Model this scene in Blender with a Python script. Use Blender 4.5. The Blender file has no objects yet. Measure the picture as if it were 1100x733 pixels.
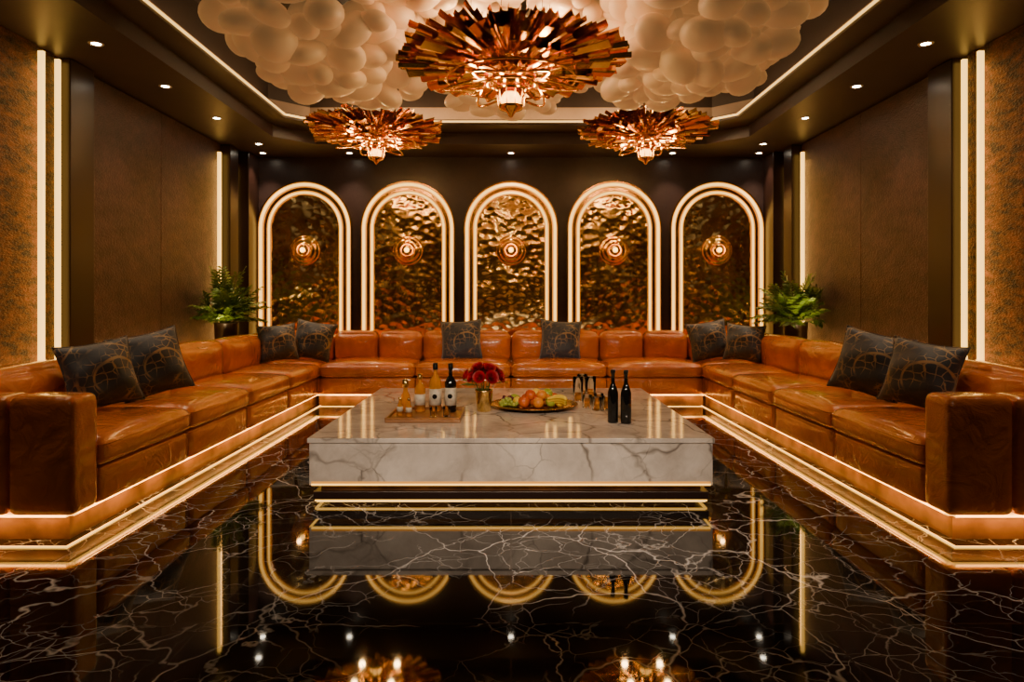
import bpy, bmesh, math, random
from mathutils import Vector, Matrix, Euler
random.seed(7)
S=bpy.context.scene
COL=S.collection
pi=math.pi

# ------------------------------------------------------------------ materials
def nodes(name):
    m=bpy.data.materials.new(name); m.use_nodes=True
    nt=m.node_tree; b=nt.nodes['Principled BSDF']
    return m,nt,b
def pm(name,col,rough=.5,metal=0,emit=None,es=0,trans=0,ior=1.45,coat=0,sss=0,spec=None):
    m,nt,b=nodes(name)
    b.inputs['Base Color'].default_value=(*col,1)
    b.inputs['Roughness'].default_value=rough
    b.inputs['Metallic'].default_value=metal
    b.inputs['IOR'].default_value=ior
    b.inputs['Transmission Weight'].default_value=trans
    b.inputs['Coat Weight'].default_value=coat
    if spec is not None: b.inputs['Specular IOR Level'].default_value=spec
    if emit:
        b.inputs['Emission Color'].default_value=(*emit,1)
        b.inputs['Emission Strength'].default_value=es
    return m
def N(nt,t,**kw):
    n=nt.nodes.new(t)
    for k,v in kw.items():
        if k in n.inputs.keys(): n.inputs[k].default_value=v
        else: setattr(n,k,v)
    return n
def L(nt,a,b): nt.links.new(a,b)
def ramp(nt,stops,src):
    r=nt.nodes.new('ShaderNodeValToRGB'); e=r.color_ramp.elements
    e[0].position,e[0].color=stops[0][0],(*stops[0][1],1)
    e[1].position,e[1].color=stops[1][0],(*stops[1][1],1)
    for p,c in stops[2:]:
        x=e.new(p); x.color=(*c,1)
    L(nt,src,r.inputs['Fac']); return r
def math_(nt,op,a,b=None,clamp=False):
    n=nt.nodes.new('ShaderNodeMath'); n.operation=op; n.use_clamp=clamp
    for i,v in enumerate((a,b)):
        if v is None: continue
        if isinstance(v,(int,float)): n.inputs[i].default_value=v
        else: L(nt,v,n.inputs[i])
    return n.outputs[0]
def mixc(nt,f,a,b):
    n=nt.nodes.new('ShaderNodeMix'); n.data_type='RGBA'
    if isinstance(f,(int,float)): n.inputs[0].default_value=f
    else: L(nt,f,n.inputs[0])
    for i,v in ((6,a),(7,b)):
        if isinstance(v,tuple): n.inputs[i].default_value=(*v,1)
        else: L(nt,v,n.inputs[i])
    return n.outputs[2]
def objco(nt): return nt.nodes.new('ShaderNodeTexCoord').outputs['Object']
def warp(nt,co,scale,amt):
    ns=N(nt,'ShaderNodeTexNoise',Scale=scale,Detail=4.0); L(nt,co,ns.inputs['Vector'])
    s=nt.nodes.new('ShaderNodeVectorMath'); s.operation='SUBTRACT'; L(nt,ns.outputs['Color'],s.inputs[0]); s.inputs[1].default_value=(.5,.5,.5)
    k=nt.nodes.new('ShaderNodeVectorMath'); k.operation='SCALE'; L(nt,s.outputs[0],k.inputs[0]); k.inputs['Scale'].default_value=amt
    a=nt.nodes.new('ShaderNodeVectorMath'); a.operation='ADD'; L(nt,co,a.inputs[0]); L(nt,k.outputs[0],a.inputs[1])
    return a.outputs[0]
def vein(nt,co,scale,width,maskscale,m0,m1):
    v=N(nt,'ShaderNodeTexVoronoi',Scale=scale,feature='DISTANCE_TO_EDGE'); L(nt,co,v.inputs['Vector'])
    r=ramp(nt,[(0,(1,1,1)),(width,(0,0,0))],v.outputs['Distance'])
    n=N(nt,'ShaderNodeTexNoise',Scale=maskscale,Detail=2.0); L(nt,co,n.inputs['Vector'])
    k=ramp(nt,[(m0,(0,0,0)),(m1,(1,1,1))],n.outputs['Fac'])
    return math_(nt,'MULTIPLY',r.outputs[0],k.outputs[0])

def mat_floor():
    m,nt,b=nodes('black_marble')
    co=objco(nt)
    w=warp(nt,co,1.6,.55)
    w2=warp(nt,co,4.5,.22)
    v1=vein(nt,w,1.3,.0075,.9,.40,.58)
    v2=vein(nt,w2,3.0,.014,1.3,.40,.62)
    v3=vein(nt,w,6.5,.022,1.7,.44,.64)
    s=math_(nt,'ADD',v1,math_(nt,'MULTIPLY',v2,.65),True)
    s=math_(nt,'ADD',s,math_(nt,'MULTIPLY',v3,.5),True)
    cl=N(nt,'ShaderNodeTexNoise',Scale=2.2,Detail=6.0); L(nt,co,cl.inputs['Vector'])
    base=ramp(nt,[(.35,(.003,.0028,.0027)),(.8,(.018,.015,.014))],cl.outputs['Fac'])
    c=mixc(nt,s,base.outputs[0],(.82,.83,.90))
    br=N(nt,'ShaderNodeTexBrick',Scale=1.0); L(nt,co,br.inputs['Vector'])
    br.offset=0; br.inputs['Mortar Size'].default_value=.004; br.inputs['Brick Width'].default_value=1.2; br.inputs['Row Height'].default_value=1.2
    br.inputs['Color1'].default_value=(0,0,0,1); br.inputs['Color2'].default_value=(0,0,0,1); br.inputs['Mortar'].default_value=(1,1,1,1)
    c=mixc(nt,br.outputs['Color'],c,(.045,.034,.03))
    L(nt,c,b.inputs['Base Color'])
    b.inputs['Roughness'].default_value=.035
    b.inputs['IOR'].default_value=1.62
    return m
def mat_white_marble():
    m,nt,b=nodes('grey_marble')
    co=objco(nt)
    w=warp(nt,co,1.8,.6)
    v1=vein(nt,w,1.9,.03,1.1,.40,.56)
    v2=vein(nt,warp(nt,co,4,.25),4.5,.03,1.6,.45,.62)
    n=N(nt,'ShaderNodeTexNoise',Scale=1.7,Detail=8.0,Roughness=.65); L(nt,w,n.inputs['Vector'])
    base=ramp(nt,[(.28,(.38,.33,.30)),(.60,(.88,.81,.75))],n.outputs['Fac'])
    s=math_(nt,'ADD',v1,math_(nt,'MULTIPLY',v2,.6),True)
    L(nt,mixc(nt,math_(nt,'MULTIPLY',s,.8),base.outputs[0],(.09,.07,.06)),b.inputs['Base Color'])
    b.inputs['Roughness'].default_value=.08
    b.inputs['IOR'].default_value=1.5
    return m
def mat_leather():
    m,nt,b=nodes('cognac_leather')
    co=objco(nt)
    n=N(nt,'ShaderNodeTexNoise',Scale=3.0,Detail=6.0); L(nt,co,n.inputs['Vector'])
    c=ramp(nt,[(.3,(.46,.115,.004)),(.7,(.72,.21,.010))],n.outputs['Fac'])
    L(nt,c.outputs[0],b.inputs['Base Color'])
    n1=N(nt,'ShaderNodeTexNoise',Scale=6.0,Detail=3.0,Distortion=1.5); L(nt,co,n1.inputs['Vector'])
    v=N(nt,'ShaderNodeTexVoronoi',Scale=170.0); L(nt,co,v.inputs['Vector'])
    h=math_(nt,'ADD',n1.outputs['Fac'],math_(nt,'MULTIPLY',v.outputs['Distance'],.05))
    bp=N(nt,'ShaderNodeBump',Strength=.5,Distance=.038); L(nt,h,bp.inputs['Height']); L(nt,bp.outputs[0],b.inputs['Normal'])
    b.inputs['Roughness'].default_value=.22
    b.inputs['Coat Weight'].default_value=.75; b.inputs['Coat Roughness'].default_value=.10
    return m
def mat_wall(name,c0,c1,rough,metal,sx,sz,bump,sc=3.0,r0=.35,r1=.7):
    m,nt,b=nodes(name)
    co=objco(nt)
    mp=nt.nodes.new('ShaderNodeMapping'); mp.inputs['Scale'].default_value=(1,sx,sz); L(nt,co,mp.inputs['Vector'])
    n=N(nt,'ShaderNodeTexNoise',Scale=sc,Detail=10.0,Roughness=.7); L(nt,mp.outputs[0],n.inputs['Vector'])
    c=ramp(nt,[(r0,c0),(r1,c1)],n.outputs['Fac']); L(nt,c.outputs[0],b.inputs['Base Color'])
    n2=N(nt,'ShaderNodeTexNoise',Scale=45.0,Detail=3.0); L(nt,mp.outputs[0],n2.inputs['Vector'])
    bp=N(nt,'ShaderNodeBump',Strength=bump,Distance=.01); L(nt,n2.outputs['Fac'],bp.inputs['Height']); L(nt,bp.outputs[0],b.inputs['Normal'])
    b.inputs['Roughness'].default_value=rough; b.inputs['Metallic'].default_value=metal
    return m
def mat_hammered():
    m,nt,b=nodes('hammered_brass')
    co=objco(nt)
    n=N(nt,'ShaderNodeTexNoise',Scale=2.2,Detail=3.0); L(nt,co,n.inputs['Vector'])
    c=ramp(nt,[(.35,(.48,.27,.07)),(.65,(.95,.66,.27))],n.outputs['Fac']); L(nt,c.outputs[0],b.inputs['Base Color'])
    mp=nt.nodes.new('ShaderNodeMapping'); mp.inputs['Scale'].default_value=(1,1,1.25); L(nt,warp(nt,co,3,.08),mp.inputs['Vector'])
    v=N(nt,'ShaderNodeTexVoronoi',Scale=10.0,feature='SMOOTH_F1'); v.inputs['Smoothness'].default_value=.6; L(nt,mp.outputs[0],v.inputs['Vector'])
    n2=N(nt,'ShaderNodeTexNoise',Scale=2.4,Detail=0.0); L(nt,co,n2.inputs['Vector'])
    h=math_(nt,'ADD',v.outputs['Distance'],math_(nt,'MULTIPLY',n2.outputs['Fac'],2.4))
    bp=N(nt,'ShaderNodeBump',Strength=.7,Distance=.021); L(nt,h,bp.inputs['Height']); L(nt,bp.outputs[0],b.inputs['Normal'])
    b.inputs['Roughness'].default_value=.2; b.inputs['Metallic'].default_value=1
    return m
def mat_pillow():
    m,nt,b=nodes('slate_brocade')
    co=objco(nt)
    ln=nt.nodes.new('ShaderNodeVectorMath'); ln.operation='LENGTH'
    off=nt.nodes.new('ShaderNodeVectorMath'); off.operation='ADD'; off.inputs[1].default_value=(-.05,0,.04); L(nt,co,off.inputs[0]); L(nt,off.outputs[0],ln.inputs[0])
    r=math_(nt,'SINE',math_(nt,'MULTIPLY',ln.outputs['Value'],88.0))
    rl=ramp(nt,[(.84,(0,0,0)),(.95,(1,1,1))],r)
    v=N(nt,'ShaderNodeTexVoronoi',Scale=17.0,feature='DISTANCE_TO_EDGE'); v.inputs['Randomness'].default_value=.6; L(nt,warp(nt,co,9,.05),v.inputs['Vector'])
    vl=ramp(nt,[(.02,(1,1,1)),(.06,(0,0,0))],v.outputs['Distance'])
    s=math_(nt,'MAXIMUM',rl.outputs[0],vl.outputs[0])
    nz=N(nt,'ShaderNodeTexNoise',Scale=6.0,Detail=3.0); L(nt,co,nz.inputs['Vector'])
    nr=ramp(nt,[(.42,(0.05,.05,.05)),(.58,(1,1,1))],nz.outputs['Fac'])
    s=math_(nt,'MULTIPLY',s,nr.outputs[0])
    L(nt,mixc(nt,math_(nt,'MULTIPLY',s,.75),(.028,.043,.075),(.50,.35,.17)),b.inputs['Base Color'])
    wv=N(nt,'ShaderNodeTexNoise',Scale=220.0); L(nt,co,wv.inputs['Vector'])
    bp=N(nt,'ShaderNodeBump',Strength=.3,Distance=.004); L(nt,wv.outputs['Fac'],bp.inputs['Height']); L(nt,bp.outputs[0],b.inputs['Normal'])
    b.inputs['Roughness'].default_value=.55; b.inputs['Sheen Weight'].default_value=.3
    return m
def mat_noisy(name,c0,c1,scale,rough,metal=0,trans=0,emit=None,es=0):
    m,nt,b=nodes(name)
    n=N(nt,'ShaderNodeTexNoise',Scale=scale,Detail=4.0); L(nt,objco(nt),n.inputs['Vector'])
    c=ramp(nt,[(.35,c0),(.65,c1)],n.outputs['Fac']); L(nt,c.outputs[0],b.inputs['Base Color'])
    b.inputs['Roughness'].default_value=rough; b.inputs['Metallic'].default_value=metal; b.inputs['Transmission Weight'].default_value=trans
    if emit: b.inputs['Emission Color'].default_value=(*emit,1); b.inputs['Emission Strength'].default_value=es
    return m

M={}
M['floor']=mat_floor(); M['marble']=mat_white_marble(); M['leather']=mat_leather()
M['darkmarble']=mat_noisy('brown_marble',(.07,.028,.009),(.28,.13,.045),4,.35)
M['wall']=mat_wall('leather_wall',(.020,.0085,.0095),(.094,.040,.040),.42,.0,1,1.6,.8,5.0)
M['bronze_panel']=mat_wall('brushed_bronze_panel',(.010,.003,.0015),(.24,.080,.020),.36,.5,1.0,2.6,1.0,6.0,.40,.74)
M['backwall']=mat_wall('charcoal_wall',(.030,.0195,.022),(.050,.033,.036),.36,0,1,1,.15)
M['ceil']=mat_wall('taupe_ceiling',(.036,.0235,.027),(.050,.033,.038),.42,0,1,1,.05)
M['ceil2']=mat_wall('upper_ceiling',(.03,.021,.019),(.04,.028,.025),.5,0,1,1,.05)
M['cove']=mat_wall('cove_paint',(.30,.22,.17),(.36,.27,.21),.5,0,1,1,.05)
M['pilaster']=pm('dark_lacquer',(.022,.011,.010),.3)
M['hammer']=mat_hammered(); M['pillow']=mat_pillow()
M['bronze']=mat_noisy('bronze',(.28,.14,.04),(.5,.28,.09),8,.25,1)
M['copper']=mat_noisy('polished_copper',(.80,.38,.06),(.96,.56,.13),9,.18,1)
M['led']=pm('warm_led',(1,.7,.4),.5,emit=(1,.50,.07),es=2.6)
M['ledarch']=pm('arch_led',(1,.7,.4),.5,emit=(1,.55,.10),es=2.9)
M['led_glow']=pm('painted_amber_glow',(.5,.25,.08),.4,emit=(1,.38,.03),es=.75)  # dim emission imitates the orange glow beside the LEDs
M['ledside']=pm('side_led',(1,.7,.4),.5,emit=(1,.55,.10),es=3.2)
M['ledcove']=pm('cove_led',(1,.7,.4),.5,emit=(1,.57,.14),es=2.2)
M['lamp']=pm('downlight_lens',(1,.9,.8),.5,emit=(1,.85,.62),es=34)
M['bulb']=pm('amber_bulb',(1,.7,.3),.3,emit=(1,.50,.09),es=6)
M['shell']=pm('cream_shell',(.90,.70,.47),.36,emit=(1,.58,.24),es=.085)  # slight emission stands in for warm light on the shells
M['white']=pm('white_ring',(.6,.57,.52),.4)
M['black']=pm('black_metal',(.01,.01,.01),.3,.5)
M['amberglass']=mat_noisy('amber_whisky',(.80,.30,.03),(.92,.42,.05),3,.03,0,.5)
M['drink']=mat_noisy('whisky',(.85,.36,.03),(.95,.46,.06),3,.05,0,.25)
M['glass']=pm('clear_glass',(1,1,1),.0,trans=1,ior=1.2)
M['darkglass']=pm('dark_bottle_glass',(.006,.006,.006),.06)
M['label']=mat_noisy('paper_label',(.5,.45,.36),(.72,.66,.54),30,.6)
M['goldfoil']=mat_noisy('gold_foil',(.6,.38,.1),(.85,.62,.25),20,.25,1)
M['wood']=mat_wall('walnut_wood',(.20,.08,.022),(.42,.19,.06),.35,0,6,1,.1)
M['green']=mat_noisy('palm_leaf',(.05,.12,.010),(.20,.30,.035),6,.4)
M['stem']=mat_noisy('palm_stem',(.06,.1,.02),(.1,.14,.04),6,.5)
M['soil']=mat_noisy('potting_soil',(.015,.01,.006),(.04,.028,.02),40,.9)
M['pot']=mat_noisy('planter_bronze',(.02,.012,.009),(.05,.028,.018),5,.35,.3)
M['red']=mat_noisy('red_petal',(.26,.002,.008),(.48,.006,.018),14,.5)
M['orange']=mat_noisy('orange_peel',(.75,.24,.02),(.85,.33,.03),25,.4)
M['apple']=mat_noisy('apple_skin',(.5,.03,.015),(.7,.16,.03),7,.25)
M['gapple']=mat_noisy('green_apple_skin',(.24,.38,.04),(.4,.5,.07),7,.25)
M['lemon']=mat_noisy('lemon_peel',(.8,.55,.04),(.9,.65,.06),25,.4)
M['grape']=mat_noisy('grape_skin',(.05,.008,.03),(.14,.02,.05),12,.2)
M['ggrape']=mat_noisy('green_grape_skin',(.3,.4,.06),(.45,.5,.1),12,.2)

# ------------------------------------------------------------------ helpers
def finish(bm,name,mats,parent=None,loc=(0,0,0),rot=(0,0,0),smooth=False,recalc=True):
    if recalc: bmesh.ops.recalc_face_normals(bm,faces=bm.faces[:])
    me=bpy.data.meshes.new(name); bm.to_mesh(me); bm.free()
    for mt in (mats if isinstance(mats,(list,tuple)) else [mats]): me.materials.append(mt)
    if smooth:
        for p in me.polygons: p.use_smooth=True
    o=bpy.data.objects.new(name,me); COL.objects.link(o)
    o.location=loc; o.rotation_euler=rot
    if parent: o.parent=parent
    return o
def empty(name,loc=(0,0,0),rot=(0,0,0)):
    e=bpy.data.objects.new(name,None); e.empty_display_size=.1; COL.objects.link(e); e.location=loc; e.rotation_euler=rot; return e
def add_box(bm,x0,x1,y0,y1,z0,z1,mi=0,bev=0):
    r=bmesh.ops.create_cube(bm,size=1)
    vs=r['verts']
    for v in vs: v.co=Vector(((x0+x1)/2+v.co.x*(x1-x0),(y0+y1)/2+v.co.y*(y1-y0),(z0+z1)/2+v.co.z*(z1-z0)))
    fs=set(f for v in vs for f in v.link_faces)
    for f in fs: f.material_index=mi
    if bev:
        es=list(set(e for v in vs for e in v.link_edges))
        rr=bmesh.ops.bevel(bm,geom=es,offset=bev,segments=2,affect='EDGES',profile=.5)
        for f in rr['faces']: f.material_index=mi
def box(name,x0,x1,y0,y1,z0,z1,mat,parent=None,bev=0):
    cx,cy,cz=(x0+x1)/2,(y0+y1)/2,(z0+z1)/2
    bm=bmesh.new(); add_box(bm,x0-cx,x1-cx,y0-cy,y1-cy,z0-cz,z1-cz,0,bev)
    return finish(bm,name,mat,parent,(cx,cy,cz))
def rbox(name,x0,x1,y0,y1,z0,z1,r,mat,parent=None,puff=(0,0,0),n=12):
    c=((x0+x1)/2,(y0+y1)/2,(z0+z1)/2); h=(abs(x1-x0)/2,abs(y1-y0)/2,abs(z1-z0)/2)
    bm=bmesh.new(); bmesh.ops.create_cube(bm,size=2)
    bmesh.ops.subdivide_edges(bm,edges=bm.edges[:],cuts=n,use_grid_fill=True)
    for v in bm.verts:
        u=v.co.copy()
        q=[math.copysign(1-(1-abs(t))**1.6,t) if abs(t)<1 else t for t in u]
        p=Vector([q[i]*h[i] for i in range(3)])
        inner=Vector([max(-(h[i]-r),min(h[i]-r,p[i])) for i in range(3)])
        d=p-inner
        if d.length>1e-9:
            p=inner+d.normalized()*r if max(abs(u.x),abs(u.y),abs(u.z))>.9999 else p
        w=[max(0,1-t*t) for t in q]
        p.x+=math.copysign(puff[0]*w[1]*w[2],u.x) if abs(u.x)>.999 else 0
        p.y+=math.copysign(puff[1]*w[0]*w[2],u.y) if abs(u.y)>.999 else 0
        p.z+=math.copysign(puff[2]*(w[0]**.6)*(w[1]**.6),u.z) if u.z>.999 else 0
        v.co=p
    return finish(bm,name,mat,parent,c,smooth=True)
def add_lathe(bm,prof,seg=24,mi=None,mat=Matrix.Identity(4),cap=False):
    rings=[]
    for r,z in prof:
        if r<1e-6: rings.append([bm.verts.new(mat@Vector((0,0,z)))])
        else: rings.append([bm.verts.new(mat@Vector((r*math.cos(2*pi*i/seg),r*math.sin(2*pi*i/seg),z))) for i in range(seg)])
    for k in range(len(rings)-1):
        a,b=rings[k],rings[k+1]; m_=0 if mi is None else mi[k]
        for i in range(seg):
            j=(i+1)%seg
            if len(a)==1 and len(b)==1: continue
            if len(a)==1: f=bm.faces.new((a[0],b[i],b[j]))
            elif len(b)==1: f=bm.faces.new((a[i],a[j],b[0]))
            else: f=bm.faces.new((a[i],a[j],b[j],b[i]))
            f.material_index=m_; f.smooth=True
def lathe(name,prof,mats,parent=None,loc=(0,0,0),rot=(0,0,0),seg=28,mi=None):
    bm=bmesh.new(); add_lathe(bm,prof,seg,mi)
    return finish(bm,name,mats,parent,loc,rot)
def add_tube(bm,pts,r,seg=6,mi=0):
    prev=None; n=len(pts)
    for i,p in enumerate(pts):
        p=Vector(p); t=(Vector(pts[min(i+1,n-1)])-Vector(pts[max(i-1,0)])).normalized()
        a=t.cross(Vector((0,0,1)));
        if a.length<1e-3: a=t.cross(Vector((0,1,0)))
        a.normalize(); b=t.cross(a)
        rr=r(i/(n-1)) if callable(r) else r
        ring=[bm.verts.new(p+a*rr*math.cos(2*pi*k/seg)+b*rr*math.sin(2*pi*k/seg)) for k in range(seg)]
        if prev:
            for k in range(seg):
                f=bm.faces.new((prev[k],prev[(k+1)%seg],ring[(k+1)%seg],ring[k])); f.material_index=mi; f.smooth=True
        prev=ring
def strip(name,loc,along,d,length,width,power,col,parent=None):
    l=bpy.data.lights.new(name,'AREA'); l.shape='RECTANGLE'; l.size=length; l.size_y=width; l.energy=power; l.color=col
    o=bpy.data.objects.new(name,l); COL.objects.link(o); o.location=loc
    z=-Vector(d).normalized(); x=Vector(along).normalized(); y=z.cross(x)
    o.rotation_euler=Matrix((x,y,z)).transposed().to_euler()
    if parent:o.parent=parent
    return o
def aim(o,d): o.rotation_euler=Vector(d).to_track_quat('-Z','Y').to_euler()
def point(name,loc,power,col,rad=.05,parent=None):
    l=bpy.data.lights.new(name,'POINT'); l.energy=power; l.color=col; l.shadow_soft_size=rad
    o=bpy.data.objects.new(name,l); COL.objects.link(o); o.location=loc
    if parent:o.parent=parent
    return o
def spot(name,loc,rot,power,col,ang=1.4,blend=.6,rad=.04,parent=None):
    l=bpy.data.lights.new(name,'SPOT'); l.energy=power; l.color=col; l.spot_size=ang; l.spot_blend=blend; l.shadow_soft_size=rad
    o=bpy.data.objects.new(name,l); COL.objects.link(o); o.location=loc; o.rotation_euler=rot
    if parent:o.parent=parent
    return o
AMB=(1,.46,.11)
WX=3.65; YB=9.35; YF=-1.6; ZC=3.22; ZT=4.0
# ------------------------------------------------------------------ room shell
box('floor',-WX-.15,WX+.15,YF-.15,YB+.15,-.12,0,M['floor'])
box('wall_back',-WX-.15,WX+.15,YB,YB+.15,0,ZT,M['backwall'])
box('wall_front',-WX-.15,WX+.15,YF-.15,YF,0,ZT,M['backwall'])
for s,nm in ((-1,'left'),(1,'right')):
    x0,x1=sorted((s*WX,s*(WX+.15)))
    box('wall_'+nm,x0,x1,YF,YB,0,ZT,M['wall'])

def octa(a,y0,y1,c): return [(a,y0+c),(a,y1-c),(a-c,y1),(-a+c,y1),(-a,y1-c),(-a,y0+c),(-a+c,y0),(a-c,y0)]
def build_ceiling():
    bm=bmesh.new()
    A=octa(2.85,.1,8.56,.4); B=octa(2.6,.35,8.15,.32); C=octa(2.86,.12,8.42,.38)
    def loop(pts,z): return [bm.verts.new((x,y,z)) for x,y in pts]
    a0=loop(A,ZC)
    X,y0,y1=WX,YF,YB
    r=lambda x,y: bm.verts.new((x,y,ZC))
    o=[r(X,A[0][1]),r(X,A[1][1]),r(A[2][0],y1),r(A[3][0],y1),r(-X,A[4][1]),r(-X,A[5][1]),r(A[6][0],y0),r(A[7][0],y0)]
    cs={1:r(X,y1),3:r(-X,y1),5:r(-X,y0),7:r(X,y0)}
    for i in range(8):
        j=(i+1)%8
        if i in cs: f=bm.faces.new((a0[i],o[i],cs[i],o[j],a0[j]))
        else: f=bm.faces.new((a0[i],o[i],o[j],a0[j]))
    def join(p,q,mi=0):
        for i in range(8):
            j=(i+1)%8; f=bm.faces.new((p[i],p[j],q[j],q[i])); f.material_index=mi
    a1=loop(A,ZC+.14); join(a0,a1)
    b1=loop(B,ZC+.14); join(a1,b1)
    b2=loop(B,ZC+.20); join(b1,b2)
    c2=loop(C,ZC+.20); join(b2,c2)
    c3=loop(C,ZC+.42); join(c2,c3,2)
    c4=loop(C,ZT-.02); join(c3,c4,1)
    f=bm.faces.new(c4); f.material_index=1
    finish(bm,'ceiling',[M['ceil'],M['ceil2'],M['cove']])
    def ledloop(name,P,z0,z1,t,mat):
        bm=bmesh.new(); n=len(P)
        Q=octa(P[0][0]-t,P[7][1]+t,P[2][1]-t,P[1][0]-P[2][0])
        vs=[[bm.verts.new((x,y,z)) for x,y in R] for R,z in ((P,z0),(Q,z0),(Q,z1),(P,z1))]
        for k in range(4):
            u,w=vs[k],vs[(k+1)%4]
            for i in range(n): bm.faces.new((u[i],u[(i+1)%n],w[(i+1)%n],w[i]))
        return finish(bm,name,mat)
    ledloop('cove_led_strip',B,ZC+.165,ZC+.185,.012,M['ledcove'])
    c=(1,.56,.22)
    strip('cove_lamp',(0,8.24,3.45),(1,0,0),(0,.8,1),4.6,.05,14,c)
    for s in (-1,1):
        strip('cove_lamp',(s*2.70,4.2,3.45),(0,1,0),(s*.8,0,1),7.2,.05,18,c)
build_ceiling()

def downlight(x,y,p=46,ang=1.5):
    e=empty('recessed_downlight',(x,y,ZC))
    lathe('trim_ring',[(.034,-.001),(.05,-.006),(.056,0)],M['white'],e,seg=20)
    lathe('lens',[(0,-.002),(.034,-.002)],M['lamp'],e,seg=20)
    spot('beam',(0,0,-.02),(0,0,0),p,(1,.66,.38),ang,.7,.03,e)
for s in (-1,1):
    for y in (1.4,3.0,4.2,5.2,6.24,7.33,8.55): downlight(s*3.16,y)
for x in (-3.3,-2.15,0,2.15,3.3): downlight(x,9.08,46,1.5)
for x in (-1.5,-.5,.5,1.5):  # added fill spots, unseen behind the camera, to brighten the table front
    e=empty('added_table_fill_spot',(x,-.35,ZC))
    lathe('housing',[(0,-.01),(.035,-.01),(.045,-.12),(.05,-.12),(.04,0),(0,0)],M['black'],e,seg=20)
    o=spot('beam',(0,.02,-.14),(0,0,0),290,(1,.75,.52),.62,.5,.05,e); aim(o,(-x*.45,5.0,-2.75))

# side walls
for s,nm in ((-1,'left'),(1,'right')):
    def bx(name,xa,xb,*a,**k):
        x0,x1=sorted((s*xa,s*xb)); return box(name,x0,x1,*a,**k)
    bx('trim_bronze_panel',WX-.03,WX-.001,YF+.05,5.22,.3,ZC-.005,M['bronze_panel'])
    bx('trim_led_strip',WX-.045,WX-.001,5.258,5.285,.35,ZC-.03,M['ledside'])
    bx('trim_led_strip',WX-.045,WX-.001,5.443,5.470,.35,ZC-.03,M['ledside'])
    bx('trim_divider',WX-.025,WX-.001,5.31,5.42,.3,ZC-.005,M['bronze_panel'])
    bx('trim_pilaster',WX-.1,WX-.001,5.5,5.82,0,ZC-.005,M['pilaster'],bev=.008)
    bx('trim_leather_panel',WX-.03,WX-.001,5.84,7.06,.3,ZC-.02,M['wall'],bev=.006)
    bx('trim_leather_panel',WX-.03,WX-.001,7.065,8.42,.3,ZC-.02,M['wall'],bev=.006)
    bx('trim_led_strip',WX-.05,WX-.001,8.45,8.49,.35,ZC-.12,M['ledside'])
    bx('trim_corner_pilaster',WX-.13,WX-.001,8.56,8.82,0,ZC-.005,M['pilaster'],bev=.008)
    bx('trim_corner_pilaster',WX-.2,WX-.001,8.98,9.345,0,ZC-.005,M['pilaster'],bev=.008)
    bx('trim_led_strip',WX-.02,WX-.001,8.88,8.91,.35,ZC-.2,M['ledside'])
    bx('trim_wash_led_strip',WX-.06,WX-.035,3.8,8.4,.60,.625,M['ledcove'])
    bx('trim_wash_ledge',WX-.07,WX-.031,3.8,8.4,.57,.60,M['pilaster'])
    bx('baseboard_'+nm,WX-.02,WX-.001,YF,5.4,0,.12,M['pilaster'])
    strip('sofa_wash_lamp',(s*(WX-.12),6.0,.66),(0,1,0),(s*.6,0,1),4.6,.05,12,AMB)
    strip('led_lamp',(s*(WX-.07),5.25,1.8),(0,0,1),(s*.7,-1,0),2.6,.02,2.4,AMB)
    strip('led_lamp',(s*(WX-.07),8.44,1.8),(0,0,1),(s*.7,-1,0),2.4,.02,2.0,AMB)

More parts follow.
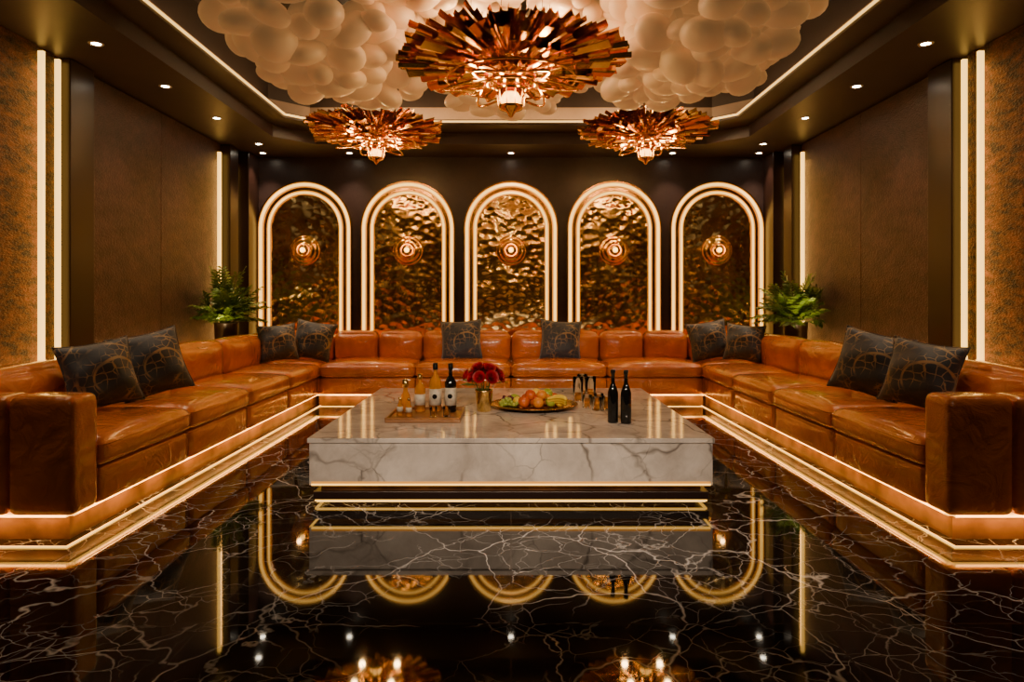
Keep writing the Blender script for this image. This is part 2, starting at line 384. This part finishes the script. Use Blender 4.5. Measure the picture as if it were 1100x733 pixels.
# ------------------------------------------------------------------ arched panels
def arch_pts(r,zs,z0,n=28):
    return [(-r,z0)]+[(-r*math.cos(pi*i/n),zs+r*math.sin(pi*i/n)) for i in range(n+1)]+[(r,z0)]
def arch_band(name,r0,r1,y0,y1,mat,parent,zs,z0):
    bm=bmesh.new()
    A=arch_pts(r0,zs,z0); B=arch_pts(r1,zs,z0)
    L4=[[bm.verts.new((x,y,z)) for x,z in P] for P,y in ((A,y0),(B,y0),(B,y1),(A,y1))]
    for k in range(4):
        u,w=L4[k],L4[(k+1)%4]
        for i in range(len(A)-1): bm.faces.new((u[i],u[i+1],w[i+1],w[i]))
    for idx in (0,-1): bm.faces.new([l[idx] for l in L4])
    return finish(bm,name,mat,parent)
for i in range(5):
    X=(i-2)*1.405
    e=empty('illuminated_arch_panel',(X,YB,0))
    zs=2.24; z0=.35
    bm=bmesh.new(); P=arch_pts(.462,zs,z0)
    fr=[bm.verts.new((x,-.03,z)) for x,z in P]; bk=[bm.verts.new((x,-.001,z)) for x,z in P]
    bm.faces.new(fr)
    for k in range(len(P)): bm.faces.new((fr[k],fr[(k+1)%len(P)],bk[(k+1)%len(P)],bk[k]))
    finish(bm,'hammered_panel',M['hammer'],e)
    arch_band('inner_led_glow',.462,.476,-.05,-.001,M['led_glow'],e,zs,z0)  # LED halo in the arch put in as thin emissive bands
    arch_band('inner_led',.476,.500,-.055,-.001,M['ledarch'],e,zs,z0)
    arch_band('inner_led_glow',.500,.520,-.045,-.001,M['led_glow'],e,zs,z0)
    arch_band('bronze_reveal',.520,.565,-.03,-.001,M['bronze'],e,zs,z0)
    arch_band('outer_led_glow',.565,.583,-.05,-.001,M['led_glow'],e,zs,z0)
    arch_band('outer_led',.583,.617,-.065,-.001,M['ledarch'],e,zs,z0)
    arch_band('outer_led_glow',.617,.630,-.06,-.001,M['led_glow'],e,zs,z0)
    arch_band('outer_rim',.630,.645,-.07,-.001,M['bronze'],e,zs,z0)
    sc=empty('copper_sconce',(X,YB-.03,1.94))
    lathe('copper_disc',[(0,.0),(.2,.0),(.205,.012),(.19,.03),(.17,.02),(.155,.035),(.135,.055),(.115,.045),(.1,.07),(.075,.1),(.05,.11),(0,.11)],M['copper'],sc,rot=(pi/2,0,0),seg=36)
    lathe('bulb',[(0.03,.10),(.034,.125),(.026,.15),(0,.16)],M['bulb'],sc,rot=(pi/2,0,0),seg=16)
    lathe('bulb_ring',[(.085,.08),(.098,.098),(.085,.112),(.072,.098),(.085,.08)],M['copper'],sc,rot=(pi/2,0,0),seg=28)
    point('glow',(0,-.26,0),1.5,(1,.52,.16),.03,sc)

# ------------------------------------------------------------------ sofa
sofa=empty('sectional_sofa',(0,0,0))
FX=2.28; SB=.14; ZB=.34; ZS=.50; BH=.845
def piping(x0,x1,y0,y1,z,r=.03):
    bm=bmesh.new(); pts=[]
    for cx,cy,a0 in ((x1-r,y1-r,0),(x0+r,y1-r,90),(x0+r,y0+r,180),(x1-r,y0+r,270)):
        for k in range(5):
            a=math.radians(a0+k*22.5); pts.append((cx+r*math.cos(a),cy+r*math.sin(a),z))
    pts.append(pts[0]); add_tube(bm,pts,.006,6)
    finish(bm,'piping',M['leather'],sofa)
def seat(x0,x1,y0,y1):
    x0,x1=sorted((x0,x1))
    rbox('seat_cushion',x0+.004,x1-.004,y0+.004,y1-.004,ZB,ZS,.055,M['leather'],sofa,(0.014,.014,.052))
    piping(x0+.006,x1-.006,y0+.006,y1-.006,ZS-.034,.055)
    piping(x0+.006,x1-.006,y0+.006,y1-.006,ZB+.034,.055)
for s in (-1,1):
    def rb(name,xa,xb,*a,**k):
        x0,x1=sorted((s*xa,s*xb)); return rbox(name,x0,x1,*a,**k)
    YS=[3.76,4.845,5.93,7.015,8.1]
    for k in range(4):
        seat(s*(FX-.03),s*3.0,YS[k],YS[k+1])
        rb('base_panel',FX,3.1,YS[k]+.003,YS[k+1]-.003,SB,ZB,.018,M['leather'],sofa,(0.006,0,0),n=6)
        rb('back_cushion',2.93,3.15,YS[k]+.004,YS[k+1]-.004,ZS-.03,BH,.075,M['leather'],sofa,(.045,0,.03))
    rb('back_frame',3.10,3.2,3.58,9.1,SB,BH-.05,.03,M['leather'],sofa,n=8)
    seat(s*2.28,s*3.0,8.1,8.82)
    rb('corner_base',FX,3.1,8.1,8.95,SB,ZB,.018,M['leather'],sofa,n=5)
    rb('corner_back_cushion',2.93,3.15,8.1,8.74,ZS-.03,BH,.075,M['leather'],sofa,(.045,0,.03))
    rb('corner_back_cushion',2.3,2.95,8.78,9.01,ZS-.03,BH,.075,M['leather'],sofa,(0,.045,.03))
    rb('corner_post',2.93,3.18,8.76,9.04,ZS-.03,BH-.01,.075,M['leather'],sofa)
    rb('arm_panel',FX-.01,2.62,3.54,3.77,SB,.76,.04,M['leather'],sofa,(0,.012,.008))
    rb('arm_panel',2.62,3.2,3.54,3.77,SB,.76,.04,M['leather'],sofa,(0,.012,.008))
    x0,x1=sorted((s*(FX+.06),s*3.1))
    box('plinth',x0,x1,3.62,8.9,0,SB,M['darkmarble'],sofa)
    x0,x1=sorted((s*(FX+.035),s*(FX+.06)))
    box('upper_led',x0,x1,3.62,8.2,SB-.016,SB-.002,M['led'],sofa)
    x0,x1=sorted((s*(FX-.015),s*(FX)))
    box('floor_led',x0,x1,3.5,8.14,0,.007,M['led'],sofa)
    x0,x1=sorted((s*(FX+.06),s*3.2))
    box('upper_led',x0,x1,3.59,3.62,SB-.016,SB-.002,M['led'],sofa)
    x0,x1=sorted((s*(FX-.015),s*3.2))
    box('floor_led',x0,x1,3.485,3.50,0,.007,M['led'],sofa)
    strip('plinth_lamp',(s*(FX+.015),5.9,SB-.005),(0,1,0),(s*.5,0,-1),4.5,.02,10,AMB)
    strip('plinth_lamp',(s*2.75,3.565,SB-.005),(1,0,0),(0,.5,-1),.9,.02,2.2,AMB)
strip('plinth_lamp',(0,8.125,SB-.005),(1,0,0),(0,.5,-1),4.4,.02,10,AMB)
W=4.56/4
for k in range(4):
    x=-2.28+k*W
    seat(x,x+W,8.07,8.82)
    rbox('base_panel',x+.003,x+W-.003,8.1,8.9,SB,ZB,.018,M['leather'],sofa,(0,.006,0),n=6)
NB=8; W=4.56/NB
for k in range(NB):
    x=-2.28+k*W
    rbox('back_cushion',x+.004,x+W-.004,8.76,9.01,ZS-.03,BH,.075,M['leather'],sofa,(0,.045,.03))
rbox('back_frame',-3.15,3.15,8.97,9.12,SB,BH-.05,.03,M['leather'],sofa,n=8)
box('plinth',-2.3,2.3,8.18,9.0,0,SB,M['darkmarble'],sofa)
box('upper_led',-2.3,2.3,8.15,8.18,SB-.016,SB-.002,M['led'],sofa)
box('floor_led',-2.27,2.27,8.085,8.10,0,.007,M['led'],sofa)

# ------------------------------------------------------------------ pillows
rd=math.radians
def pillow(x,y,z,yaw,tilt,roll=0,size=.5):
    bm=bmesh.new(); n=22; h=size/2
    V={}
    for side in (1,-1):
        for i in range(n+1):
            for j in range(n+1):
                u=2*i/n-1; v=2*j/n-1
                edge=abs(u)==1 or abs(v)==1
                if edge and side==-1: V[(side,i,j)]=V[(1,i,j)]; continue
                px=u*h*(1-.10*(1-v*v)*abs(u)); pz=v*h*(1-.10*(1-u*u)*abs(v))
                t=.115*((1-u*u)*(1-v*v))**.5*(1+.08*math.sin(5*u+3*v)+.06*math.sin(7*v-2*u))
                V[(side,i,j)]=bm.verts.new((px,-side*t,pz))
        for i in range(n):
            for j in range(n):
                bm.faces.new((V[(side,i,j)],V[(side,i+1,j)],V[(side,i+1,j+1)],V[(side,i,j+1)]))
    pts=[]
    for i in range(n): pts.append(V[(1,i,0)].co.copy())
    for j in range(n): pts.append(V[(1,n,j)].co.copy())
    for i in range(n,0,-1): pts.append(V[(1,i,n)].co.copy())
    for j in range(n,-1,-1): pts.append(V[(1,0,j)].co.copy())
    add_tube(bm,pts,.005,5)
    o=finish(bm,'throw_pillow',M['pillow'],smooth=True)
    o.matrix_world=Matrix.Translation((x,y,z))@Matrix.Rotation(yaw,4,'Z')@Matrix.Rotation(tilt,4,'X')@Matrix.Rotation(roll,4,'Y')
for s in (-1,1):
    pillow(s*2.72,4.52,.775,-s*rd(50),rd(-18),s*rd(8),.46)
    pillow(s*2.70,5.12,.790,-s*rd(42),rd(-18),s*rd(12),.50)
    pillow(s*2.76,8.08,.760,-s*rd(30),rd(-16),s*rd(4),.45)
    pillow(s*2.42,8.36,.770,-s*rd(4),rd(-17),s*rd(-9),.49)
    pillow(s*.62,8.52,.765,rd(4)*s,rd(-18),s*rd(4),.52)

# ------------------------------------------------------------------ table
TX=1.25; TY0=4.18; TY1=6.56; TZ=.42
tb=empty('marble_coffee_table',(0,0,0))
box('top_slab',-TX,TX,TY0,TY1,TZ-.03,TZ,M['marble'],tb,bev=.004)
box('body',-TX+.012,TX-.012,TY0+.012,TY1-.012,.13,TZ-.03,M['marble'],tb)
box('recess',-TX+.07,TX-.07,TY0+.07,TY1-.07,.085,.13,M['darkmarble'],tb)
box('step_plinth',-TX+.03,TX-.03,TY0+.03,TY1-.03,.035,.085,M['pilaster'],tb,bev=.003)
box('base',-TX+.1,TX-.1,TY0+.1,TY1-.1,0,.035,M['darkmarble'],tb)
def ledframe(nm,i,z0,z1,mat,t=.012):
    bm=bmesh.new(); a=TX-i; y0=TY0+i; y1=TY1-i
    add_box(bm,-a,a,y0-t,y0,z0,z1); add_box(bm,-a,a,y1,y1+t,z0,z1)
    add_box(bm,-a-t,-a,y0,y1,z0,z1); add_box(bm,a,a+t,y0,y1,z0,z1)
    finish(bm,nm,mat,tb)
ledframe('led_glow_band',.025,.139,.152,M['led_glow'],.0150)  # emissive band imitates LED glow on the body's lower edge
ledframe('upper_led',.025,.128,.139,M['led'],.017)
ledframe('floor_led',.05,.020,.031,M['led'],.015)

# ------------------------------------------------------------------ table items
def place(name,x,y,z=TZ): return empty(name,(x,y,z))
tr=place('wooden_serving_tray',-.61,4.95)
box('board',-.26,.26,-.25,.25,.0,.016,M['wood'],tr,bev=.004)
for k,(a,b,c,d) in enumerate(((-.26,.26,-.25,-.235),(-.26,.26,.235,.25),(-.26,-.245,-.235,.235),(.245,.26,-.235,.235))):
    box('rim',a,b,c,d,.016,.034,M['wood'],tr)
T2=TZ+.016
def bottle(name,x,y,prof,mats,mi,z=T2):
    e=place(name,x,y,z); lathe('bottle_body',prof,mats,e,mi=mi,seg=28); return e
bottle('whisky_bottle',-.68,5.1,[(0,0),(.036,0),(.04,.006),(.04,.05),(.0405,.05),(.0405,.13),(.04,.13),(.04,.17),(.03,.195),(.014,.215),(.013,.24),(.017,.242),(.017,.28),(.0,.282)],
   [M['amberglass'],M['label'],M['goldfoil']],[0,0,0,1,1,1,0,0,0,0,2,2,2])
e=bottle('liquor_bottle',-.565,5.1,[(0,0),(.04,0),(.046,.008),(.046,.05),(.0465,.05),(.0465,.17),(.046,.17),(.046,.22),(.03,.255),(.015,.275),(.014,.31),(.019,.312),(.019,.36),(0,.362)],
   [M['amberglass'],M['label'],M['black']],[0,0,0,1,1,1,0,0,0,0,2,2,2])
lathe('label_medallion',[(0,0),(.018,0)],M['black'],e,(0,-.0475,.115),rot=(pi/2,0,0),seg=20)
e=bottle('liquor_bottle',-.45,5.08,[(0,0),(.038,0),(.043,.008),(.043,.05),(.0435,.05),(.0435,.18),(.043,.18),(.043,.22),(.028,.25),(.014,.27),(.013,.31),(.018,.312),(.018,.36),(0,.362)],
   [M['darkglass'],M['label'],M['black']],[0,0,0,1,1,1,0,0,0,0,2,2,2])
lathe('label_medallion',[(0,0),(.018,0)],M['black'],e,(0,-.0445,.12),rot=(pi/2,0,0),seg=20)
bottle('crystal_decanter',-.785,5.08,[(0,0),(.038,0),(.042,.006),(.04,.06),(.034,.12),(.018,.15),(.014,.18),(.022,.185),(.026,.21),(.02,.24),(0,.25)],
   [M['amberglass'],M['goldfoil']],[0,0,0,0,0,0,1,1,1,1])
for x,y in ((-.73,4.88),(-.8,4.92)):
    bottle('miniature_bottle',x,y,[(0,0),(.02,0),(.022,.004),(.022,.03),(.0225,.03),(.0225,.065),(.022,.065),(.01,.09),(.009,.11),(.012,.112),(.012,.13),(0,.13)],
   [M['amberglass'],M['label'],M['goldfoil']],[0,0,0,1,1,1,0,0,2,2,2])
def tumbler(x,y,z=TZ,h=.09,r=.036,liq=.45,nm='whisky_glass'):
    e=place(nm,x,y,z)
    lathe('glass',[(0,0),(r*.9,0),(r,h),(r-.003,h),(r*.9-.003,.01),(0,.01)],M['glass'],e,seg=24)
    if liq: lathe('drink',[(0,.0115),(r*.9-.0045,.0115),(r*.9+r*.1*liq-.0045,h*liq),(0,h*liq)],M['drink'],e,seg=24)
tumbler(-.55,4.85,T2+.001,.07,.028,.6,'shot_glass')
tumbler(-.46,4.87,T2+.001,.07,.028,.6,'shot_glass')
tumbler(.66,5.25,TZ,.1,.04,.5); tumbler(.745,5.3,TZ,.1,.04,.6); tumbler(.70,5.45,TZ,.1,.04,.5); tumbler(.60,5.38,TZ,.1,.04,.4)
tumbler(.565,5.75,TZ,.2,.045,.25,'highball_glass'); tumbler(.675,5.78,TZ,.2,.045,.35,'highball_glass'); tumbler(.62,5.95,TZ,.2,.045,.2,'highball_glass')
wine=[(0,0),(.034,0),(.037,.006),(.037,.19),(.036,.21),(.024,.25),(.014,.275),(.0135,.34),(.0165,.342),(.0165,.365),(0,.366)]
for x,y in ((.705,4.72),(.79,4.69)):
    bottle('wine_bottle',x,y,wine,[M['darkglass'],M['black']],[0]*7+[1]*3,TZ)
fv=place('rose_bouquet_vase',-.205,5.2)
lathe('vase',[(0,0),(.05,0),(.055,.006),(.066,.15),(.07,.165),(.062,.165),(.058,.15),(.05,.02),(0,.02)],M['goldfoil'],fv)
bm=bmesh.new()
def rose(bm,c,r,rotm):
    for ring,(n,rad,open_) in enumerate(((3,.35,.15),(4,.6,.45),(5,.85,.8),(6,1.0,1.15))):
        for k in range(n):
            a=2*pi*k/n+ring*.6; w=1.35*pi/n
            g={}
            for i in range(5):
                for j in range(5):
                    t=j/4; aa=a+(i/4-.5)*2*w*math.sin(.45+1.1*t)
                    rr=r*rad*(.25+.75*t**(.6))+ r*.18*open_*max(0,t-.7)*3
                    zz=r*(1.15*t-(.35*open_)*t*t)-r*.5 - (.12*r*(abs(i-2)/2)**2*t)
                    g[i,j]=bm.verts.new(Vector(c)+rotm@Vector((rr*math.cos(aa),rr*math.sin(aa),zz)))
            for i in range(4):
                for j in range(4):
                    f=bm.faces.new((g[i,j],g[i+1,j],g[i+1,j+1],g[i,j+1])); f.material_index=0; f.smooth=True
rs=random.Random(3)
for th,ph in [(0,0)]+[(.65,k*2*pi/6) for k in range(6)]+[(1.2,k*2*pi/9+.3) for k in range(9)]:
    d=Vector((math.sin(th)*math.cos(ph),math.sin(th)*math.sin(ph),math.cos(th)))
    c=Vector((0,0,.22))+d*.135*rs.uniform(.85,1.15)
    rose(bm,c,.042+rs.uniform(-.007,.006),d.to_track_quat('Z','Y').to_matrix())
    add_tube(bm,[(0,0,.06),tuple(c-d*.02)],.003,5,1)
for k in range(22):
    a=k*2*pi/22; d=Vector((math.cos(a),math.sin(a),.35+rs.uniform(-.6,.7))).normalized()
    s_=Vector((-math.sin(a),math.cos(a),0)); c=Vector((0,0,.19))
    vs=[bm.verts.new(c+d*.08),bm.verts.new(c+d*.14+s_*.02),bm.verts.new(c+d*.20-Vector((0,0,.02))),bm.verts.new(c+d*.14-s_*.02)]
    f=bm.faces.new(vs); f.material_index=1
finish(bm,'roses',[M['red'],M['green']],fv,recalc=False)
fp=place('fruit_platter',.18,5.37)
lathe('plate',[(0,0),(.2,0),(.22,.008),(.33,.028),(.345,.034),(.34,.038),(.22,.018),(0,.014)],[M['bronze']],fp,seg=48)
def fruit_prof(r,d=.2):
    return [(0,-.78*r),(.3*r,-.86*r),(.6*r,-.75*r),(.9*r,-.35*r),(1.0*r,.1*r),(.92*r,.5*r),(.65*r,.82*r),(.32*r,.88*r),(.1*r,.72*r),(0,.62*r)]
def sph_prof(r,k=1,n=9): return [(r*math.sin(pi*i/n),-r*k*math.cos(pi*i/n)) for i in range(n+1)]
fr=random.Random(11)
items=[('apple',-.08,-.10,.045),('orange',.03,-.12,.042),('gapple',.13,-.07,.042),('apple',-.0,-.01,.048),('orange',.1,.03,.045),('lemon',-.13,.0,.036),
 ('apple',-.05,.1,.045),('orange',.05,.12,.044),('gapple',-.15,.1,.04),('lemon',.19,.02,.035),('apple',.16,.12,.044),('lemon',.2,-.07,.034)]
for k,(kind,x,y,r) in enumerate(items):
    z=.02+r*.86
    pr=fruit_prof(r) if 'apple' in kind else (sph_prof(r) if kind=='orange' else [(0,-1.3*r)]+[(a,b*1.12) for a,b in sph_prof(r)[1:-1]]+[(0,1.3*r)])
    rot=(fr.uniform(-.4,.4),fr.uniform(-.4,.4),0) if kind!='lemon' else (pi/2,0,fr.uniform(0,3))
    nm={'apple':'apple','gapple':'green_apple','orange':'orange','lemon':'lemon'}[kind]
    lathe(nm,pr,M[kind],fp,(x,y,z),rot,20)
for (kind,x,y,z) in (('apple',-.03,-.05,.105),('orange',.06,-.04,.105),('lemon',.02,.05,.105),('gapple',.11,.07,.10)):
    lathe('stacked_'+kind,fruit_prof(.042) if 'apple' in kind else sph_prof(.04),M[kind],fp,(x,y,z),(.3,.2,0),20)
bm=bmesh.new()
for k in range(34):
    a=fr.uniform(0,2*pi); q=fr.uniform(0,.075)
    add_lathe(bm,sph_prof(.0165,1,6),10,None,Matrix.Translation((-.21+q*math.cos(a),-.06+q*math.sin(a)*1.2,.034+fr.uniform(0,.05)*(1-q/.09))))
finish(bm,'grapes',M['ggrape'],fp)
bm=bmesh.new()
for k in range(26):
    a=fr.uniform(0,2*pi); q=fr.uniform(0,.06)
    add_lathe(bm,sph_prof(.0165,1,6),10,None,Matrix.Translation((-.19+q*math.cos(a),.06+q*math.sin(a),.034+fr.uniform(0,.045))))
finish(bm,'dark_grapes',M['grape'],fp)
bm=bmesh.new()
for k in range(3):
    pts=[(.10+.14*math.sin(t*1.5),-.13-.02*k+.05*math.cos(t*2),.045+.02*k+.02*math.sin(t*pi)) for t in [i/10 for i in range(11)]]
    add_tube(bm,pts,lambda t:.006+.013*math.sin(pi*min(1,max(0,t)))**.5,8)
finish(bm,'bananas',M['lemon'],fp)

# ------------------------------------------------------------------ planters
def palm(x,y,sgn,seed):
    e=empty('potted_palm',(x,y,0))
    lathe('planter',[(0,0),(.09,0),(.095,.01),(.135,.98),(.14,1.0),(.125,1.0),(.12,.95),(0,.95)],M['pot'],e,seg=4*8)
    lathe('soil',[(0,.965),(.12,.965)],M['soil'],e)
    R=random.Random(seed); bm=bmesh.new()
    lim=WX-abs(x)-.05
    for k in range(40):
        a=k*2.399+R.uniform(-.2,.2); el=R.uniform(.3,1.0) if k>8 else R.uniform(1.0,1.4)
        Ln=R.uniform(.42,.60)
        dirh=Vector((math.cos(a),math.sin(a),0))
        pts=[]
        for i in range(9):
            t=i/8
            hx=Ln*.88*(math.cos(el)*t+.12*t*t); hz=Ln*(math.sin(el)*1.25*t-.36*t*t*math.cos(el))
            p=dirh*hx+Vector((0,0,.97+hz))
            if p.x*sgn>lim*.92: p.x=sgn*(lim*.92+ (p.x*sgn-lim*.92)*.1)
            pts.append(p)
        add_tube(bm,pts,.004,5,1)
        for i in range(2,9):
            p=pts[i]; t=(pts[i]-pts[i-1]).normalized(); sd=t.cross(Vector((0,0,1)))
            if sd.length<.05: sd=Vector((1,0,0))
            sd.normalize(); up=sd.cross(t)
            ll=.17*math.sin(.5+2.3*i/8)+.03
            for q in (-1,1):
                for off in (0,.5):
                    pb=p-t*off*Ln/8
                    d=(sd*q*.8+t*.75+up*.12*R.uniform(-1,1.5)).normalized()
                    wd=(d.cross(up)).normalized()*.016
                    tip=pb+d*ll-Vector((0,0,ll*.25)); mid=pb+d*ll*.5
                    for vv in (tip,mid):
                        if vv.x*sgn>lim: vv.x=sgn*lim
                    vs=[bm.verts.new(v) for v in (pb,mid+wd,tip,mid-wd)]
                    try:
                        f=bm.faces.new(vs); f.material_index=0
                    except: pass
    finish(bm,'fronds',[M['green'],M['stem']],e,recalc=False)
    o=spot('added_leaf_fill',(-sgn*.10,-.50,.92),(0,0,0),14,(1,.76,.36),1.5,.6,.03,e); aim(o,(sgn*.10,.5,.5))  # added fill light without a fixture, brightens the leaves
for s in (-1,1): palm(s*3.37,8.08,s,5+s)

# ------------------------------------------------------------------ chandeliers
def chandelier(x,y,z,R,n,seed,power):
    e=empty('copper_sunburst_chandelier',(x,y,z)); rr=random.Random(seed); bm=bmesh.new()
    def blade(a,r0,z0,r1,z1,w):
        c=Matrix.Rotation(a,4,'Z'); d=Vector((r1-r0,0,z1-z0)); ln=d.length; d.normalize()
        side=Vector((0,1,0)); up=side.cross(d); tw=rr.uniform(-.7,.7)
        s2=side*math.cos(tw)+up*math.sin(tw); u2=up*math.cos(tw)-side*math.sin(tw)
        cut=rr.uniform(-.03,.03)*R
        sec=((-.5,-.42),(-.5,0),(-.32,.12),(.32,.12),(.5,0),(.5,-.42))
        prev=None
        for t in (0,1.0):
            p=Vector((r0,0,z0))+d*ln*t; wd=w*(.5+.5*t)
            ring=[bm.verts.new(c@(p+s2*wd*a_+u2*wd*b_+d*(cut*a_*2*t))) for a_,b_ in sec]
            if prev:
                for k in range(len(sec)-1): bm.faces.new((prev[k],prev[k+1],ring[k+1],ring[k]))
            prev=ring
    L_=[(.24,.08,.58,.20,.10,.75),(.30,.05,.82,.13,.10,.95),(.32,.0,1.0,.05,.10,1.05),(.30,-.04,.92,-.04,.10,.95),(.26,-.08,.72,-.09,.09,.8),(.18,-.12,.48,-.14,.08,.55)]
    for r0,z0,r1,z1,w,m_ in L_:
        nn=int(n*m_); ph=rr.random()
        for k in range(nn):
            j=rr.uniform(.86,1.04)
            blade(2*pi*(k+ph)/nn+rr.uniform(-.03,.03),r0*R,z0*R,r1*R*min(j,1.0 if r1>.99 else j),z1*R+rr.uniform(-.03,.03)*R,w*R*rr.uniform(.75,1.15))
    finish(bm,'blades',M['copper'],e,recalc=False)
    bm=bmesh.new()
    def ring(r,zz,t):
        pts=[(r*math.cos(2*pi*k/48),r*math.sin(2*pi*k/48),zz) for k in range(49)]; add_tube(bm,pts,t,8)
    for r,zz,t in ((.30,0,.016),(.27,-.10,.014),(.2,-.17,.014),(.26,.1,.014),(.6,-.02,.009),(.55,-.14,.009)): ring(r*R,zz*R,t*R)
    for k in range(6):
        a=k*pi/3; c=Matrix.Rotation(a,3,'Z')
        pts=[c@Vector((R*(.25+.32*math.sin(t)),R*.3*(t/pi-.5),R*(-.17-.05*math.sin(t)))) for t in [i*pi/12 for i in range(13)]]
        add_tube(bm,pts,.011*R,6)
    add_lathe(bm,[(0,.3*R),(.05*R,.3*R),(.06*R,.1*R),(.2*R,.05*R),(.22*R,-.08*R),(.12*R,-.16*R),(.12*R,-.2*R)],28)
    add_lathe(bm,[(.125*R,-.2*R),(.13*R,-.22*R),(.12*R,-.235*R)],28)
    add_lathe(bm,[(.11*R,-.36*R),(.10*R,-.385*R),(.04*R,-.41*R),(.015*R,-.45*R),(0,-.46*R)],28)
    for k in range(10):
        a=2*pi*k/10; add_tube(bm,[(.118*R*math.cos(a),.118*R*math.sin(a),-.23*R),(.108*R*math.cos(a),.108*R*math.sin(a),-.365*R)],.006*R,5)
    finish(bm,'frame',M['copper'],e)
    lathe('lantern_bulb',[(0,-.24*R),(.06*R,-.25*R),(.085*R,-.29*R),(.08*R,-.34*R),(0,-.365*R)],M['bulb'],e)
    bm=bmesh.new()
    for k in range(6):
        a=2*pi*k/6+.3; q=.35*R
        add_tube(bm,[(q*math.cos(a),q*math.sin(a),.05*R),(q*math.cos(a),q*math.sin(a),ZT-.02-z)],.0025,4)
    add_tube(bm,[(0,0,.3*R),(0,0,ZT-.02-z)],.008,6)
    finish(bm,'suspension_cables',M['bronze'],e)
    for k in range(4):
        a=pi/4+k*pi/2; point('inner_light',(.36*R*math.cos(a),.36*R*math.sin(a),-.24*R),power*.42,(1,.58,.20),.035,e)
    for k in range(3):
        a=pi/6+k*2*pi/3; point('upper_light',(.45*R*math.cos(a),.45*R*math.sin(a),.36*R),power*.6,(1,.64,.31),.04,e)
chandelier(0,5.3,3.10,.91,42,1,19)
chandelier(-1.53,7.75,3.17,.80,36,2,13)
chandelier(1.53,7.75,3.17,.80,36,3,13)

# ------------------------------------------------------------------ cloud of shells
def cloud():
    R=random.Random(21); bm=bmesh.new()
    tmpl=bmesh.new(); bmesh.ops.create_icosphere(tmpl,subdivisions=3,radius=1)
    tv=[v.co.copy() for v in tmpl.verts]; tf=[[v.index for v in f.verts] for f in tmpl.faces]; tmpl.free()
    pts=[]
    def lobe(c,r,n,mind):
        k=0; tries=0; mine=[]
        while k<n and tries<6000:
            tries+=1
            u=R.uniform(-1,.35); a=R.uniform(0,2*pi); q=math.sqrt(1-u*u); jj=R.uniform(.82,1.08)
            p=Vector((c[0]+r[0]*q*math.cos(a)*jj,c[1]+r[1]*q*math.sin(a)*jj,c[2]+r[2]*u*jj))
            if any((p-w).length<mind for w in mine): continue
            if p.z>ZT-.2: continue
            if math.hypot(p.x,p.y-5.3)<1.02 and p.z<3.62: continue
            if any(math.hypot(p.x-s*1.53,p.y-7.75)<1.0 and p.z<3.65 for s in (-1,1)): continue
            mine.append(p); k+=1
        pts.extend(mine)
    for s in (-1,1):
        lobe((s*1.6,5.55,3.6),(.66,.85,.54),95,.17)
        lobe((s*1.25,6.2,3.6),(.6,.6,.44),50,.17)
    lobe((0,5.6,3.85),(1.1,1.0,.22),60,.18)
    lobe((0,6.75,3.62),(.75,.45,.46),50,.17)
    for p in pts:
        r=R.uniform(.11,.20); e=Euler((R.uniform(-.6,.6),R.uniform(-.6,.6),R.uniform(0,6))).to_matrix()
        sc=Vector((r,r*R.uniform(.85,1),r*R.uniform(.5,.75)))
        vs=[bm.verts.new(p+e@Vector((v.x*sc.x,v.y*sc.y,v.z*sc.z))) for v in tv]
        for f in tf: bm.faces.new([vs[i] for i in f]).smooth=True
    finish(bm,'cloud_shell_ceiling_sculpture',M['shell'],recalc=False)
cloud()

# ------------------------------------------------------------------ world + camera
w=bpy.data.worlds.new('World'); S.world=w; w.use_nodes=True
w.node_tree.nodes['Background'].inputs[0].default_value=(.02,.015,.012,1)
w.node_tree.nodes['Background'].inputs[1].default_value=.5
cam=bpy.data.cameras.new('camera'); co=bpy.data.objects.new('camera',cam); COL.objects.link(co)
co.location=(0,0,1.27); co.rotation_euler=(pi/2,0,0)
cam.lens=24; cam.sensor_width=36; cam.shift_y=-44.5/1100; cam.shift_x=.001
cam.clip_start=.05
S.camera=co
